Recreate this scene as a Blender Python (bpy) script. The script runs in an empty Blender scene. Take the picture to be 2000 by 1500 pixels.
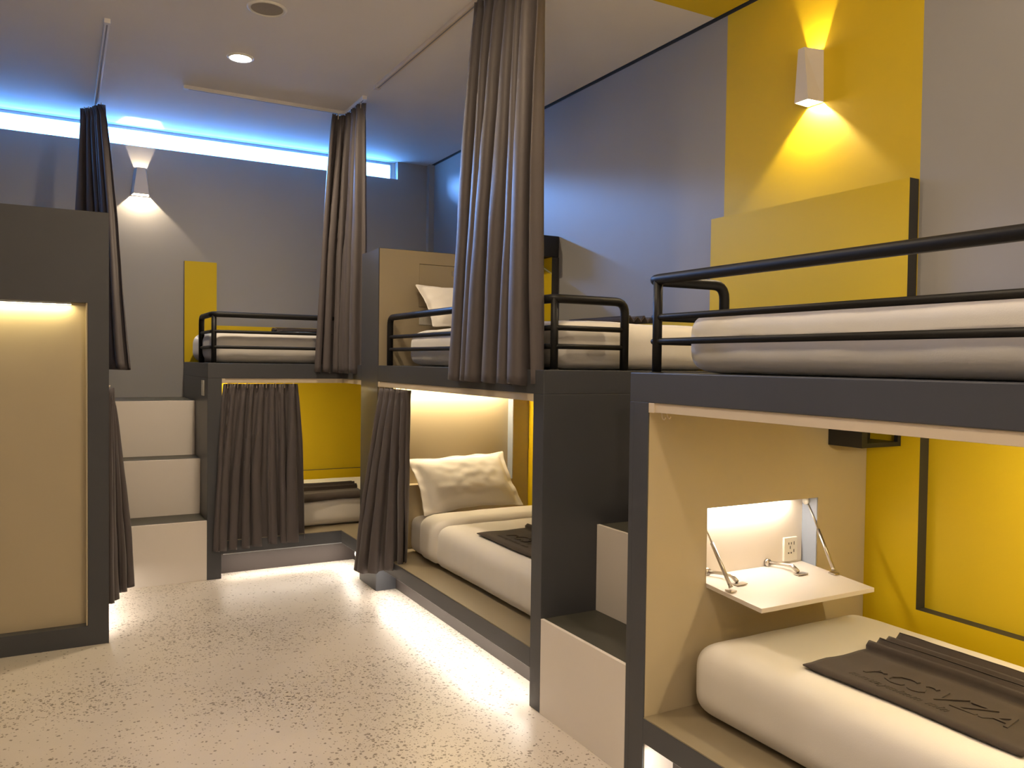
import bpy, bmesh, math, random
from mathutils import Vector, Matrix, noise
random.seed(7)
C = bpy.context.scene.collection
SC = bpy.context.scene
PI = math.pi

# ------------------------------------------------------------------ camera
F_PX, YAW, PITCH, ROLL, EYE = 1583.32, -0.5074, -0.0265, 0.0131, 1.55
cam = bpy.data.objects.new('camera', bpy.data.cameras.new('camera'))
C.objects.link(cam)
cam.data.sensor_width = 36.0
cam.data.lens = 36.0 * F_PX / 2000.0
cam.data.clip_start = 0.05
_f = Vector((-math.sin(YAW), math.cos(YAW), 0)); _r = Vector((math.cos(YAW), math.sin(YAW), 0)); _u = Vector((0, 0, 1))
_F = _f * math.cos(PITCH) + _u * math.sin(PITCH); _U = _u * math.cos(PITCH) - _f * math.sin(PITCH)
_X = _r * math.cos(ROLL) + _U * math.sin(ROLL); _Y = _U * math.cos(ROLL) - _r * math.sin(ROLL)
M3 = Matrix((_X, _Y, -_F)).transposed()
cam.matrix_world = Matrix.Translation((0, 0, EYE)) @ M3.to_4x4()
SC.camera = cam

# ------------------------------------------------------------------ world, exposure
W = bpy.data.worlds.new('world'); SC.world = W; W.use_nodes = True
W.node_tree.nodes['Background'].inputs[0].default_value = (0.35, 0.6, 1.0, 1)
W.node_tree.nodes['Background'].inputs[1].default_value = 1.0
SC.view_settings.view_transform = 'Standard'
SC.view_settings.look = 'None'
SC.view_settings.exposure = 0.28
SC.view_settings.gamma = 1.0
SC.view_settings.use_curve_mapping = False
# radiance of the lamps of the room
L_DOWN, L_TOE, L_NICHE, L_HEAD, L_PANEL, L_WINDOW = 1000.0, 66.0, 110.0, 190.0, 85.0, 0.58
P_SCONCE_DOWN, P_SCONCE_UP = 30.0, 16.0
P_FILL_UP = 200.0          # added unseen uplights that brighten the ceiling and upper walls
WARM = (1.0, 0.72, 0.42); WARM2 = (1.0, 0.80, 0.55); SOFT = (1.0, 0.89, 0.76)
SKYC = (2.0, 7.2, 19.0)
# open sky seen through the strip window of the far wall
_sk = bpy.data.lights.new('sky_light', 'AREA'); _sk.shape = 'RECTANGLE'; _sk.size = 2.4; _sk.size_y = 1.0; _sk.energy = 9500; _sk.color = (0.16, 0.40, 1.0)
_so = bpy.data.objects.new('sky_light', _sk); C.objects.link(_so); _so.location = (0.3, 11.0, 4.62)
_so.rotation_euler = (Vector((3.1, 4.9, 2.55)) - Vector(_so.location)).to_track_quat('-Z', 'Y').to_euler()

# ------------------------------------------------------------------ materials
def new_mat(name):
    m = bpy.data.materials.new(name); m.use_nodes = True
    return m, m.node_tree.nodes, m.node_tree.links, m.node_tree.nodes['Principled BSDF']
def paint(name, col, rough=0.6, var=0.06, scale=6.0, bump=0.0, bscale=120.0, metal=0.0, spec=0.5, sheen=0.0, stretch=None):
    m, n, l, b = new_mat(name)
    tc = n.new('ShaderNodeTexCoord'); nz = n.new('ShaderNodeTexNoise')
    nz.inputs['Scale'].default_value = scale; nz.inputs['Detail'].default_value = 4
    l.new(tc.outputs['Object'], nz.inputs['Vector'])
    mix = n.new('ShaderNodeMix'); mix.data_type = 'RGBA'
    mix.inputs['A'].default_value = (*[c * (1 - var) for c in col], 1)
    mix.inputs['B'].default_value = (*[min(1, c * (1 + var)) for c in col], 1)
    l.new(nz.outputs['Fac'], mix.inputs['Factor']); l.new(mix.outputs['Result'], b.inputs['Base Color'])
    b.inputs['Roughness'].default_value = rough; b.inputs['Metallic'].default_value = metal
    b.inputs['Specular IOR Level'].default_value = spec
    if sheen: b.inputs['Sheen Weight'].default_value = sheen
    if bump:
        n2 = n.new('ShaderNodeTexNoise'); n2.inputs['Scale'].default_value = bscale; n2.inputs['Detail'].default_value = 3
        src = tc.outputs['Object']
        if stretch:
            mp = n.new('ShaderNodeMapping'); mp.inputs['Scale'].default_value = stretch
            l.new(src, mp.inputs['Vector']); src = mp.outputs['Vector']
        l.new(src, n2.inputs['Vector'])
        bp = n.new('ShaderNodeBump'); bp.inputs['Strength'].default_value = bump; bp.inputs['Distance'].default_value = 0.004
        l.new(n2.outputs['Fac'], bp.inputs['Height']); l.new(bp.outputs['Normal'], b.inputs['Normal'])
    return m
def glow(name, col, strength):
    m = bpy.data.materials.new(name); m.use_nodes = True
    n, l = m.node_tree.nodes, m.node_tree.links
    n.remove(n['Principled BSDF'])
    e = n.new('ShaderNodeEmission'); e.inputs[0].default_value = (*col, 1); e.inputs[1].default_value = strength
    l.new(e.outputs[0], n['Material Output'].inputs['Surface'])
    return m

YEL = (0.60, 0.425, 0.004)
GREYW = (0.295, 0.288, 0.283)
M = {}
M['frame'] = paint('charcoal_paint', (0.054, 0.056, 0.064), 0.40, 0.08, 3, 0.04, 200)
M['dark_edge'] = paint('black_grey_paint', (0.035, 0.033, 0.032), 0.55, 0.06, 3)
M['toe'] = paint('toe_kick_paint', (0.050, 0.040, 0.036), 0.45, 0.08, 3)
M['cream'] = paint('cream_laminate', (0.46, 0.385, 0.255), 0.45, 0.03, 2)
M['bench'] = paint('beige_bench_laminate', (0.25, 0.205, 0.135), 0.45, 0.04, 2)
M['white_lam'] = paint('white_laminate', (0.66, 0.60, 0.54), 0.28, 0.03, 2)
M['riser'] = paint('white_riser_laminate', (0.76, 0.70, 0.64), 0.30, 0.03, 2)
M['tread'] = paint('dark_tread_paint', (0.055, 0.053, 0.042), 0.5, 0.1, 8)
M['yellow'] = paint('yellow_paint', YEL, 0.55, 0.03, 3, spec=0.3)
M['linen'] = paint('white_linen', (0.70, 0.665, 0.62), 0.85, 0.02, 5, 0.10, 260, sheen=0.15)
M['linen2'] = paint('white_linen_rib', (0.72, 0.68, 0.63), 0.85, 0.02, 5, 0.16, 60, sheen=0.15, stretch=(1, 12, 1))
M['curtain'] = paint('taupe_curtain_cloth', (0.080, 0.066, 0.067), 0.62, 0.06, 12, 0.10, 300, sheen=0.10)
M['towel'] = paint('dark_brown_towel', (0.038, 0.026, 0.020), 0.95, 0.18, 40, 0.30, 500, sheen=0.10)
M['rail'] = paint('black_powder_coat', (0.008, 0.0075, 0.0075), 0.5, 0.05, 10, spec=0.25)
M['track'] = paint('cream_track', (0.62, 0.52, 0.38), 0.4, 0.03, 4)
M['track_w'] = paint('white_track', (0.72, 0.69, 0.66), 0.4, 0.03, 4)
M['track_slot'] = paint('dark_track_slot', (0.22, 0.20, 0.19), 0.5, 0.03, 4)
M['steel'] = paint('brushed_steel', (0.52, 0.48, 0.43), 0.3, 0.05, 30, metal=1.0)
M['blue_grey'] = paint('blue_grey_reveal', (0.27, 0.30, 0.36), 0.5, 0.03, 4)
M['plastic'] = paint('white_plastic', (0.72, 0.68, 0.60), 0.35, 0.02, 4)
M['slot'] = paint('socket_slot', (0.03, 0.028, 0.026), 0.6, 0.02, 4)
M['black'] = paint('black_box_paint', (0.012, 0.012, 0.013), 0.5, 0.05, 4)
M['lamp_white'] = paint('white_lamp_paint', (0.55, 0.52, 0.50), 0.5, 0.03, 4)
M['lamp_in'] = paint('lamp_inner_white', (0.55, 0.53, 0.50), 0.5, 0.02, 4)
M['alu'] = paint('aluminium_frame', (0.55, 0.58, 0.62), 0.35, 0.03, 4, metal=0.6)
M['spk'] = paint('speaker_mesh', (0.30, 0.265, 0.235), 0.7, 0.15, 400)
M['ring'] = paint('cream_ring', (0.66, 0.56, 0.43), 0.4, 0.02, 4)
M['led'] = glow('led_strip_glow', SOFT, L_TOE)
M['led_niche'] = glow('niche_led_glow', SOFT, L_NICHE)
M['led_head'] = glow('headboard_led_glow', (1.0, 0.80, 0.50), L_HEAD)
M['led_bunk'] = glow('bunk_led_glow', (1.0, 0.82, 0.5), 170.0)
M['led_far'] = glow('far_bunk_led_glow', (1.0, 0.82, 0.5), 240.0)
M['led_panel'] = glow('panel_led_glow', (1.0, 0.82, 0.42), L_PANEL)
M['lamp'] = glow('downlight_glow', WARM2, L_DOWN)
M['lamp_near'] = glow('near_downlight_glow', WARM2, L_DOWN * 0.55)

def band_paint(name, base, rules, rough=0.62):
    """wall paint whose colour changes across straight painted bands (world position)"""
    m, n, l, b = new_mat(name)
    geo = n.new('ShaderNodeNewGeometry'); sep = n.new('ShaderNodeSeparateXYZ'); l.new(geo.outputs['Position'], sep.inputs[0])
    nz = n.new('ShaderNodeTexNoise'); nz.inputs['Scale'].default_value = 2.2; nz.inputs['Detail'].default_value = 5
    l.new(geo.outputs['Position'], nz.inputs['Vector'])
    hsv = n.new('ShaderNodeHueSaturation')
    mr = n.new('ShaderNodeMapRange'); mr.inputs['To Min'].default_value = 0.95; mr.inputs['To Max'].default_value = 1.05
    l.new(nz.outputs['Fac'], mr.inputs['Value']); l.new(mr.outputs['Result'], hsv.inputs['Value'])
    col = None
    def m2(op, a, bb):
        q = n.new('ShaderNodeMath'); q.operation = op
        for i, x in enumerate((a, bb)):
            if isinstance(x, (int, float)): q.inputs[i].default_value = x
            else: l.new(x, q.inputs[i])
        return q.outputs[0]
    fac = None
    for rule in rules:
        f = None
        for ax, lo, hi in rule:
            o = sep.outputs['XYZ'.index(ax)]
            g = m2('MULTIPLY', m2('GREATER_THAN', o, lo), m2('LESS_THAN', o, hi))
            f = g if f is None else m2('MULTIPLY', f, g)
        fac = f if fac is None else m2('MAXIMUM', fac, f)
    mix = n.new('ShaderNodeMix'); mix.data_type = 'RGBA'
    mix.inputs['A'].default_value = (*base, 1); mix.inputs['B'].default_value = (*YEL, 1)
    if fac is None: mix.inputs['Factor'].default_value = 0
    else: l.new(fac, mix.inputs['Factor'])
    l.new(mix.outputs['Result'], hsv.inputs['Color']); l.new(hsv.outputs['Color'], b.inputs['Base Color'])
    b.inputs['Roughness'].default_value = rough
    n2 = n.new('ShaderNodeTexNoise'); n2.inputs['Scale'].default_value = 90
    l.new(geo.outputs['Position'], n2.inputs['Vector'])
    bp = n.new('ShaderNodeBump'); bp.inputs['Strength'].default_value = 0.05; bp.inputs['Distance'].default_value = 0.004
    l.new(n2.outputs['Fac'], bp.inputs['Height']); l.new(bp.outputs['Normal'], b.inputs['Normal'])
    return m

def floor_material():
    m, n, l, b = new_mat('polished_terrazzo')
    geo = n.new('ShaderNodeNewGeometry'); P = geo.outputs['Position']
    def nzn(scale, detail=4, rough=0.5):
        q = n.new('ShaderNodeTexNoise'); q.inputs['Scale'].default_value = scale; q.inputs['Detail'].default_value = detail
        q.inputs['Roughness'].default_value = rough; l.new(P, q.inputs['Vector']); return q.outputs['Fac']
    def ramp(src, *stops):
        r = n.new('ShaderNodeValToRGB'); el = r.color_ramp.elements
        while len(el) < len(stops): el.new(0.5)
        for e, (p, c) in zip(el, stops):
            e.position = p; e.color = (*c, 1) if isinstance(c, tuple) else (c, c, c, 1)
        l.new(src, r.inputs[0]); return r.outputs[0]
    def mth(op, a, bb):
        q = n.new('ShaderNodeMath'); q.operation = op
        for i, x in enumerate((a, bb)):
            if isinstance(x, (int, float)): q.inputs[i].default_value = x
            else: l.new(x, q.inputs[i])
        return q.outputs[0]
    base = ramp(nzn(1.6, 6), (0.3, (0.54, 0.485, 0.425)), (0.7, (0.62, 0.56, 0.495)))
    patches = ramp(nzn(1.15, 3), (0.42, 0.15), (0.58, 1.0))
    col = base
    for scale, thr, keep, dark in ((62, 0.50, 0.80, (0.15, 0.115, 0.08)), (105, 0.45, 0.70, (0.19, 0.15, 0.11)), (34, 0.30, 0.16, (0.12, 0.092, 0.065))):
        v = n.new('ShaderNodeTexVoronoi'); v.inputs['Scale'].default_value = scale; v.inputs['Randomness'].default_value = 1.0
        wv = n.new('ShaderNodeTexNoise'); wv.inputs['Scale'].default_value = scale * 1.7; l.new(P, wv.inputs['Vector'])
        ad = n.new('ShaderNodeVectorMath'); ad.operation = 'MULTIPLY_ADD'
        ad.inputs[1].default_value = (0.016 * 46 / scale,) * 3
        l.new(wv.outputs['Color'], ad.inputs[0]); l.new(P, ad.inputs[2]); l.new(ad.outputs[0], v.inputs['Vector'])
        sc = n.new('ShaderNodeSeparateColor'); l.new(v.outputs['Color'], sc.inputs[0])
        inside = mth('LESS_THAN', v.outputs['Distance'], mth('MULTIPLY', sc.outputs[1], thr))
        pick = mth('LESS_THAN', sc.outputs[0], mth('MULTIPLY', patches, keep))
        mix = n.new('ShaderNodeMix'); mix.data_type = 'RGBA'
        l.new(mth('MULTIPLY', mth('MULTIPLY', inside, pick), 0.85), mix.inputs['Factor'])
        l.new(col, mix.inputs['A']); mix.inputs['B'].default_value = (*dark, 1); col = mix.outputs['Result']
    l.new(col, b.inputs['Base Color'])
    l.new(ramp(nzn(2.5, 5), (0.25, 0.27), (0.75, 0.40)), b.inputs['Roughness'])
    bp = n.new('ShaderNodeBump'); bp.inputs['Strength'].default_value = 0.22; bp.inputs['Distance'].default_value = 0.003
    l.new(nzn(110, 3), bp.inputs['Height']); l.new(bp.outputs['Normal'], b.inputs['Normal'])
    return m

def window_glass():
    m = bpy.data.materials.new('patterned_daylight_glass'); m.use_nodes = True
    n, l = m.node_tree.nodes, m.node_tree.links
    b = n['Principled BSDF']
    geo = n.new('ShaderNodeNewGeometry')
    mp = n.new('ShaderNodeMapping'); mp.inputs['Scale'].default_value = (34, 1, 34); l.new(geo.outputs['Position'], mp.inputs['Vector'])
    br = n.new('ShaderNodeTexVoronoi'); br.distance = 'CHEBYCHEV'; br.inputs['Scale'].default_value = 1; br.inputs['Randomness'].default_value = 0.25
    l.new(mp.outputs['Vector'], br.inputs['Vector'])
    r = n.new('ShaderNodeMapRange'); r.inputs['From Max'].default_value = 0.6; r.inputs['To Min'].default_value = 1.15; r.inputs['To Max'].default_value = 0.8
    l.new(br.outputs['Distance'], r.inputs['Value'])
    mul = n.new('ShaderNodeMath'); mul.operation = 'MULTIPLY'; mul.inputs[1].default_value = L_WINDOW * 2.0; l.new(r.outputs[0], mul.inputs[0])
    b.inputs['Base Color'].default_value = (0.5, 0.6, 0.7, 1); b.inputs['Roughness'].default_value = 0.3
    b.inputs['Emission Color'].default_value = (*SKYC, 1); l.new(mul.outputs[0], b.inputs['Emission Strength'])
    tr = n.new('ShaderNodeBsdfTransparent'); mx = n.new('ShaderNodeMixShader'); mx.inputs[0].default_value = 0.5   # patterned glass lets part of the daylight straight through
    l.new(tr.outputs[0], mx.inputs[1]); l.new(b.outputs[0], mx.inputs[2]); l.new(mx.outputs[0], n['Material Output'].inputs['Surface'])
    return m

# ------------------------------------------------------------------ mesh helpers
class MB:
    """collects vertices and faces of ONE mesh object"""
    def __init__(s, mp=None): s.v = []; s.f = []; s.mi = []; s.mp = mp; s.sm = []
    def add(s, vs, fs, mi=0, smooth=False):
        o = len(s.v)
        for p in vs: s.v.append(tuple(s.mp(*p)) if s.mp else tuple(p))
        for f in fs: s.f.append(tuple(i + o for i in f)); s.mi.append(mi); s.sm.append(smooth)
        return s
    def box(s, x0, x1, y0, y1, z0, z1, mi=0, fm=None):
        vs = [(x, y, z) for z in (z0, z1) for y in (y0, y1) for x in (x0, x1)]
        fs = [(0, 2, 3, 1), (4, 5, 7, 6), (0, 1, 5, 4), (2, 6, 7, 3), (0, 4, 6, 2), (1, 3, 7, 5)]  # -z +z -y +y -x +x
        o = len(s.v); s.add(vs, fs, mi)
        if fm:
            for k, q in fm.items(): s.mi[len(s.f) - 6 + ('-z', '+z', '-y', '+y', '-x', '+x').index(k)] = q
        return s
    def prism(s, poly, w0, w1, ax='y', mi=0, cap=0):
        """polygon (a,b) extruded along ax"""
        k = len(poly)
        def P(a, b, w): return {'x': (w, a, b), 'y': (a, w, b), 'z': (a, b, w)}[ax]
        vs = [P(a, b, w0) for a, b in poly] + [P(a, b, w1) for a, b in poly]
        s.add(vs, [tuple(range(k))[::-1]], cap); o = len(s.v) - 2 * k
        s.f.append(tuple(o + k + i for i in range(k))); s.mi.append(cap); s.sm.append(False)
        for i in range(k):
            j = (i + 1) % k
            s.f.append((o + i, o + j, o + k + j, o + k + i)); s.mi.append(mi); s.sm.append(False)
        return s
    def tube(s, pts, r, n=10, cap=True, mi=0):
        pts = [Vector(p) for p in pts]; rings = []
        T = [(pts[min(i + 1, len(pts) - 1)] - pts[max(i - 1, 0)]).normalized() for i in range(len(pts))]
        up = Vector((0, 0, 1)) if abs(T[0].z) < 0.9 else Vector((1, 0, 0))
        a = T[0].cross(up).normalized()
        vs = []
        for i, p in enumerate(pts):
            a = (a - T[i] * a.dot(T[i])).normalized(); b = T[i].cross(a)
            rr = r[i] if isinstance(r, (list, tuple)) else r
            for k in range(n):
                t = 2 * PI * k / n; vs.append(p + a * (rr * math.cos(t)) + b * (rr * math.sin(t)))
        fs = [(i * n + k, i * n + (k + 1) % n, (i + 1) * n + (k + 1) % n, (i + 1) * n + k) for i in range(len(pts) - 1) for k in range(n)]
        if cap: fs += [tuple(range(n))[::-1], tuple((len(pts) - 1) * n + k for k in range(n))]
        return s.add(vs, fs, mi, True)
    def lathe(s, c, prof, n=28, mi=0):
        """prof: (radius, z) about a vertical axis at c"""
        vs = [(c[0] + r * math.cos(2 * PI * k / n), c[1] + r * math.sin(2 * PI * k / n), c[2] + z) for r, z in prof for k in range(n)]
        fs = [(i * n + k, i * n + (k + 1) % n, (i + 1) * n + (k + 1) % n, (i + 1) * n + k) for i in range(len(prof) - 1) for k in range(n)]
        return s.add(vs, fs, mi, True)
    def build(s, name, mats, parent=None, bevel=0.0):
        me = bpy.data.meshes.new(name); me.from_pydata(s.v, [], s.f)
        for m in (mats if isinstance(mats, (list, tuple)) else [mats]): me.materials.append(m if not isinstance(m, str) else M[m])
        for p, i, q in zip(me.polygons, s.mi, s.sm): p.material_index = i; p.use_smooth = q
        bm = bmesh.new(); bm.from_mesh(me); bmesh.ops.recalc_face_normals(bm, faces=bm.faces); bm.to_mesh(me); bm.free()
        o = bpy.data.objects.new(name, me); C.objects.link(o)
        if parent:
            o.parent = parent
            pw = Vector((0, 0, 0)); q = parent
            while q: pw += q.location; q = q.parent
            for v in me.vertices: v.co -= pw
        if bevel:
            bv = o.modifiers.new('bevel', 'BEVEL'); bv.width = bevel; bv.segments = 2; bv.limit_method = 'ANGLE'; bv.angle_limit = 0.6
        return o
def thing(name, label, cat, loc=(0, 0, 0), group=None):
    o = bpy.data.objects.new(name, None); C.objects.link(o); o.location = loc; o.empty_display_size = 0.1
    o['label'] = label; o['category'] = cat
    if group: o['group'] = group
    return o
def tag(o, label, cat, group=None):
    o['label'] = label; o['category'] = cat
    if group: o['group'] = group
    return o
def struct(o): o['kind'] = 'structure'; return o
def holed(mb, u0, u1, v0, v1, w0, w1, holes, P, mi=0):
    """slab in u,v with rectangular through-holes, thickness w0..w1; P maps (u,v,w)->xyz"""
    us = sorted({u0, u1, *[h[0] for h in holes], *[h[1] for h in holes]}); vs_ = sorted({v0, v1, *[h[2] for h in holes], *[h[3] for h in holes]})
    solid = lambda i, j: 0 <= i < len(us) - 1 and 0 <= j < len(vs_) - 1 and not any(h[0] <= us[i] < h[1] and h[2] <= vs_[j] < h[3] for h in holes)
    for i in range(len(us) - 1):
        for j in range(len(vs_) - 1):
            if not solid(i, j): continue
            a, b, c, d = us[i], us[i + 1], vs_[j], vs_[j + 1]
            for w in (w0, w1): mb.add([P(a, c, w), P(b, c, w), P(b, d, w), P(a, d, w)], [(0, 1, 2, 3)], mi)
            for (di, dj, e) in ((-1, 0, ((a, c), (a, d))), (1, 0, ((b, c), (b, d))), (0, -1, ((a, c), (b, c))), (0, 1, ((a, d), (b, d)))):
                if not solid(i + di, j + dj):
                    mb.add([P(*e[0], w0), P(*e[1], w0), P(*e[1], w1), P(*e[0], w1)], [(0, 1, 2, 3)], mi)
    return mb

# ------------------------------------------------------------------ dimensions (metres)
XR, XW, YF, ZC = 1.847, 3.101, 7.211, 3.413          # bunk row front, right wall, far wall, ceiling
XN = 3.041                                            # face of the yellow back panels
YC0, YC1, YP1 = 3.034, 5.169, 5.513                   # centre bunk ends, far face of its headboard
YR1, YR0 = 2.417, 0.25                                # right bunk ends
YB, XFL = 5.950, 0.887                                # far bunk front and left end
ZD, ZO, ZB, ZL = 1.519, 1.412, 0.266, 0.173           # deck, opening head, bench top, bench lip
XL, YL = 0.223, 4.866                                 # left bunk front and end
XLW, YBK = -1.10, -1.70

# ------------------------------------------------------------------ room shell
struct(MB().box(XLW, XW + 0.02, YBK, YF + 0.02, -0.1, 0).build('floor', floor_material()))
CEIL = band_paint('white_ceiling_paint', (0.70, 0.665, 0.65), [[('Y', 2.133, 3.333), ('X', 1.2, 4)]], 0.75)
struct(MB().box(XLW - 0.2, 3.070, YBK - 0.2, YF, ZC, ZC + 0.12).build('ceiling', CEIL))
WR = band_paint('grey_yellow_wall_paint', GREYW, [[('Y', 2.133, 3.267), ('Z', 1.46, 5)], [('Z', -1, 1.46), ('X', 0, 9)]])
WF = band_paint('grey_wall_paint', GREYW, [[('Z', -1, 1.46), ('X', XFL + 0.02, 3.2)]])
WG = band_paint('plain_grey_wall_paint', GREYW, [])
struct(MB().box(XW, XW + 0.2, YBK, YF + 0.2, 0, ZC + 0.12).build('wall_right', WR))
mb = MB(); holed(mb, XLW - 0.2, XW, 0, ZC + 0.12, YF, YF + 0.22, [(-0.95, 2.754, 3.250, 3.413)], lambda u, v, w: (u, w, v))
struct(mb.build('wall_far', WF))
struct(MB().box(XLW - 0.2, XLW, YBK, YF, 0, ZC).build('wall_left', WG))
struct(MB().box(XLW - 0.2, XW + 0.2, YBK - 0.2, YBK, 0, ZC).build('wall_back', WG))
struct(MB().box(3.0985, 3.1008, YBK, YF - 0.001, ZC - 0.004, ZC + 0.10).build('gap_shade_strip', 'dark_edge'))     # dark strip in the gap above the right wall, shade painted in
struct(MB().box(3.048, XW, 7.150, YF, 0, ZC).build('trim_2', WG))                               # boxed pipe in the far corner
win = bpy.data.objects.new('window_1', None); C.objects.link(win); win.location = (0.9, YF + 0.1, 3.25); win['kind'] = 'structure'
GL = window_glass()
wx = [-0.95, 0.28, 1.51, 2.728]
fr = MB()
fr.box(-0.95, 2.728, 7.285, 7.325, 3.390, 3.413).box(-0.95, 2.728, 7.285, 7.325, 3.250, 3.256).box(2.706, 2.728, 7.285, 7.325, 3.256, 3.390).box(-0.95, -0.93, 7.285, 7.325, 3.256, 3.390)
fr.build('window_frame', 'alu', win)
MB().box(2.728, 2.754, 7.285, 7.43, 3.25, 3.413).build('window_reveal', M['plastic'], win)
for a, b in ((-0.93, 0.30), (0.30, 1.53), (1.53, 2.706)):
    MB().box(a, b, 7.298, 7.306, 3.256, 3.390).build('pane', GL, win)

# ------------------------------------------------------------------ bunks
def panel_L(parent, P, a0, a1, a2, z0, zt, zlow, w_face, w_wall, low_first=True):
    """yellow back panel: tall piece a1..a2, low strip a0..a1 (a along the wall, w towards the wall)"""
    if a0 < a1: poly = [(a0, z0), (a2, z0), (a2, zt), (a1, zt), (a1, zlow), (a0, zlow)]
    else: poly = [(a0, z0), (a0, zlow), (a1, zlow), (a1, zt), (a2, zt), (a2, z0)]
    mb = MB()
    k = len(poly)
    vs = [P(a, w_face, z) for a, z in poly] + [P(a, w_wall, z) for a, z in poly]
    mb.add(vs, [tuple(range(k))], 0); mb.add(vs, [tuple(range(k, 2 * k))] + [(i, (i + 1) % k, k + (i + 1) % k, k + i) for i in range(k)], 1)
    return mb.build('back_panel', ['yellow', 'dark_edge'], parent)
Py = lambda a, w, z: (w, a, z)     # along y on the right wall
Px = lambda a, w, z: (a, w, z)     # along x on the far wall

def rail_path(pts, r=0.05, n=5):
    """polyline with rounded corners"""
    pts = [Vector(p) for p in pts]; out = [pts[0]]
    for i in range(1, len(pts) - 1):
        d0 = (pts[i - 1] - pts[i]).normalized(); d1 = (pts[i + 1] - pts[i]).normalized()
        a, b = pts[i] + d0 * r, pts[i] + d1 * r
        for k in range(n + 1):
            t = k / n; out.append((1 - t) ** 2 * a + 2 * t * (1 - t) * pts[i] + t * t * b)
    out.append(pts[-1]); return out
def guard_rail(parent, line, posts, ztop, zb1, zb2, z0=ZD, rt=0.0205, rb=0.0125, rp=0.0175, cr=0.055):
    """line: plan corner points; first and last bend down to the deck"""
    g = bpy.data.objects.new('guard_rail', None); C.objects.link(g); g.parent = parent; g.location = Vector((line[0][0], line[0][1], z0)) - parent.location
    path = [(line[0][0], line[0][1], z0)] + [(x, y, ztop) for x, y in line] + [(line[-1][0], line[-1][1], z0)]
    MB().tube(rail_path(path, cr), rt, 12).build('top_rail', 'rail', g)
    for z in (zb1, zb2):
        MB().tube(rail_path([(x, y, z) for x, y in line], 0.045), rb, 10).build('bar', 'rail', g)
    for x, y in posts:
        MB().tube([(x, y, z0), (x, y, ztop)], rp, 12).build('post', 'rail', g)
        MB().lathe((x, y, z0), [(0.001, 0.004), (0.024, 0.004), (0.026, 0.0), ], 14).build('foot', 'rail', g)
    return g

def led_bar(parent, x0, x1, y0, y1, z, mat='led', name='led_strip'):
    """aluminium channel with a glowing underside"""
    return MB().box(x0, x1, y0, y1, z - 0.008, z, 0, {'-z': 1}).build(name, ['alu', mat], parent)

def bunk_side(name, label, y0, y1, t0, t1, ztop0, ztop1, loc):
    """bunk along the right wall: end panels t0 (near) and t1 (far) thick"""
    b = thing(name, label, 'bunk bed', loc)
    return b

# --- centre bunk
cb = thing('bunk_bed', 'charcoal and cream bunk in the middle with closed dark end wall beside the white steps', 'bunk bed', (2.4, 4.1, 0))
MB().box(XR, XN + 0.02, YC0, YC0 + 0.09, 0, ZO).build('end_panel', 'frame', cb, 0.002)
MB().box(XR, XW - 0.002, YC0, YC1, ZO, ZD).build('deck', 'frame', cb, 0.003)
MB().box(XR + 0.07, XN - 0.02, YC0 + 0.092, YC1 - 0.002, ZO - 0.006, ZO - 0.0005).build('ceiling_board', 'cream', cb)
MB().box(XR, XN - 0.001, YC0 + 0.09, YC1, ZL, ZB - 0.004).build('bench', 'frame', cb, 0.002)
MB().box(XR + 0.004, XN - 0.003, YC0 + 0.092, YC1 - 0.001, ZB - 0.004, ZB).build('bench_top', 'bench', cb)
MB().box(XR + 0.142, XR + 0.16, YC0 + 0.09, YC1, 0, ZL).build('toe_kick', 'toe', cb)
led_bar(cb, XR + 0.012, XR + 0.027, YC0 + 0.10, YC1 - 0.04, ZL - 0.0005)
# headboard partition with a lit recess below and a closed hatch above
NX0, NX1, NZ0, NZ1 = 1.96, 2.889, 0.70, 1.385
hp = MB()
holed(hp, XR + 0.006, XN - 0.001, ZL, 2.301, YC1, YC1 + 0.08, [(NX0, NX1, NZ0, NZ1), (2.137, 2.745, 1.920, 2.216)], lambda u, v, w: (u, w, v))
hp.build('headboard', 'cream', cb)
MB().box(XR, XW - 0.002, YC1 + 0.081, YP1, 0, 2.297).build('partition_core', 'frame', cb)
MB().box(XR, XR + 0.006, YC1, YC1 + 0.081, 0, 2.301).box(XR + 0.006, XW - 0.002, YC1 + 0.002, YC1 + 0.081, 2.301, 2.303).box(XR + 0.006, XN - 0.001, YC1, YC1 + 0.0805, 0, ZL - 0.0005).build('partition_edge', 'frame', cb)
MB().box(NX1 - 0.003, NX1 - 0.0005, YC1 + 0.002, YC1 + 0.0805, NZ0, NZ1).build('recess_reveal', 'blue_grey', cb)
MB().box(NX0, NX1 - 0.003, YC1 + 0.076, YC1 + 0.0805, NZ0, NZ1).build('recess_back', 'cream', cb)
MB().box(NX0 + 0.02, NX1 - 0.05, YC1 + 0.014, YC1 + 0.032, NZ1 - 0.010, NZ1 - 0.001, 0, {'-z': 1}).build('led_strip', ['alu', 'led_head'], cb)
ht = MB().box(2.140, 2.742, YC1 + 0.004, YC1 + 0.02, 1.923, 2.213).build('hatch', 'cream', cb, 0.001)
MB().box(2.384, 2.456, YC1 - 0.004, YC1 + 0.004, 2.148, 2.182).build('catch', 'steel', ht, 0.001)
MB().lathe((0, 0, 0), [(0.0005, 0.0), (0.009, 0.0), (0.009, 0.008), (0.0005, 0.008)], 12).build('_', 'steel')
bpy.data.objects.remove(bpy.data.objects['_'])
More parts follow.
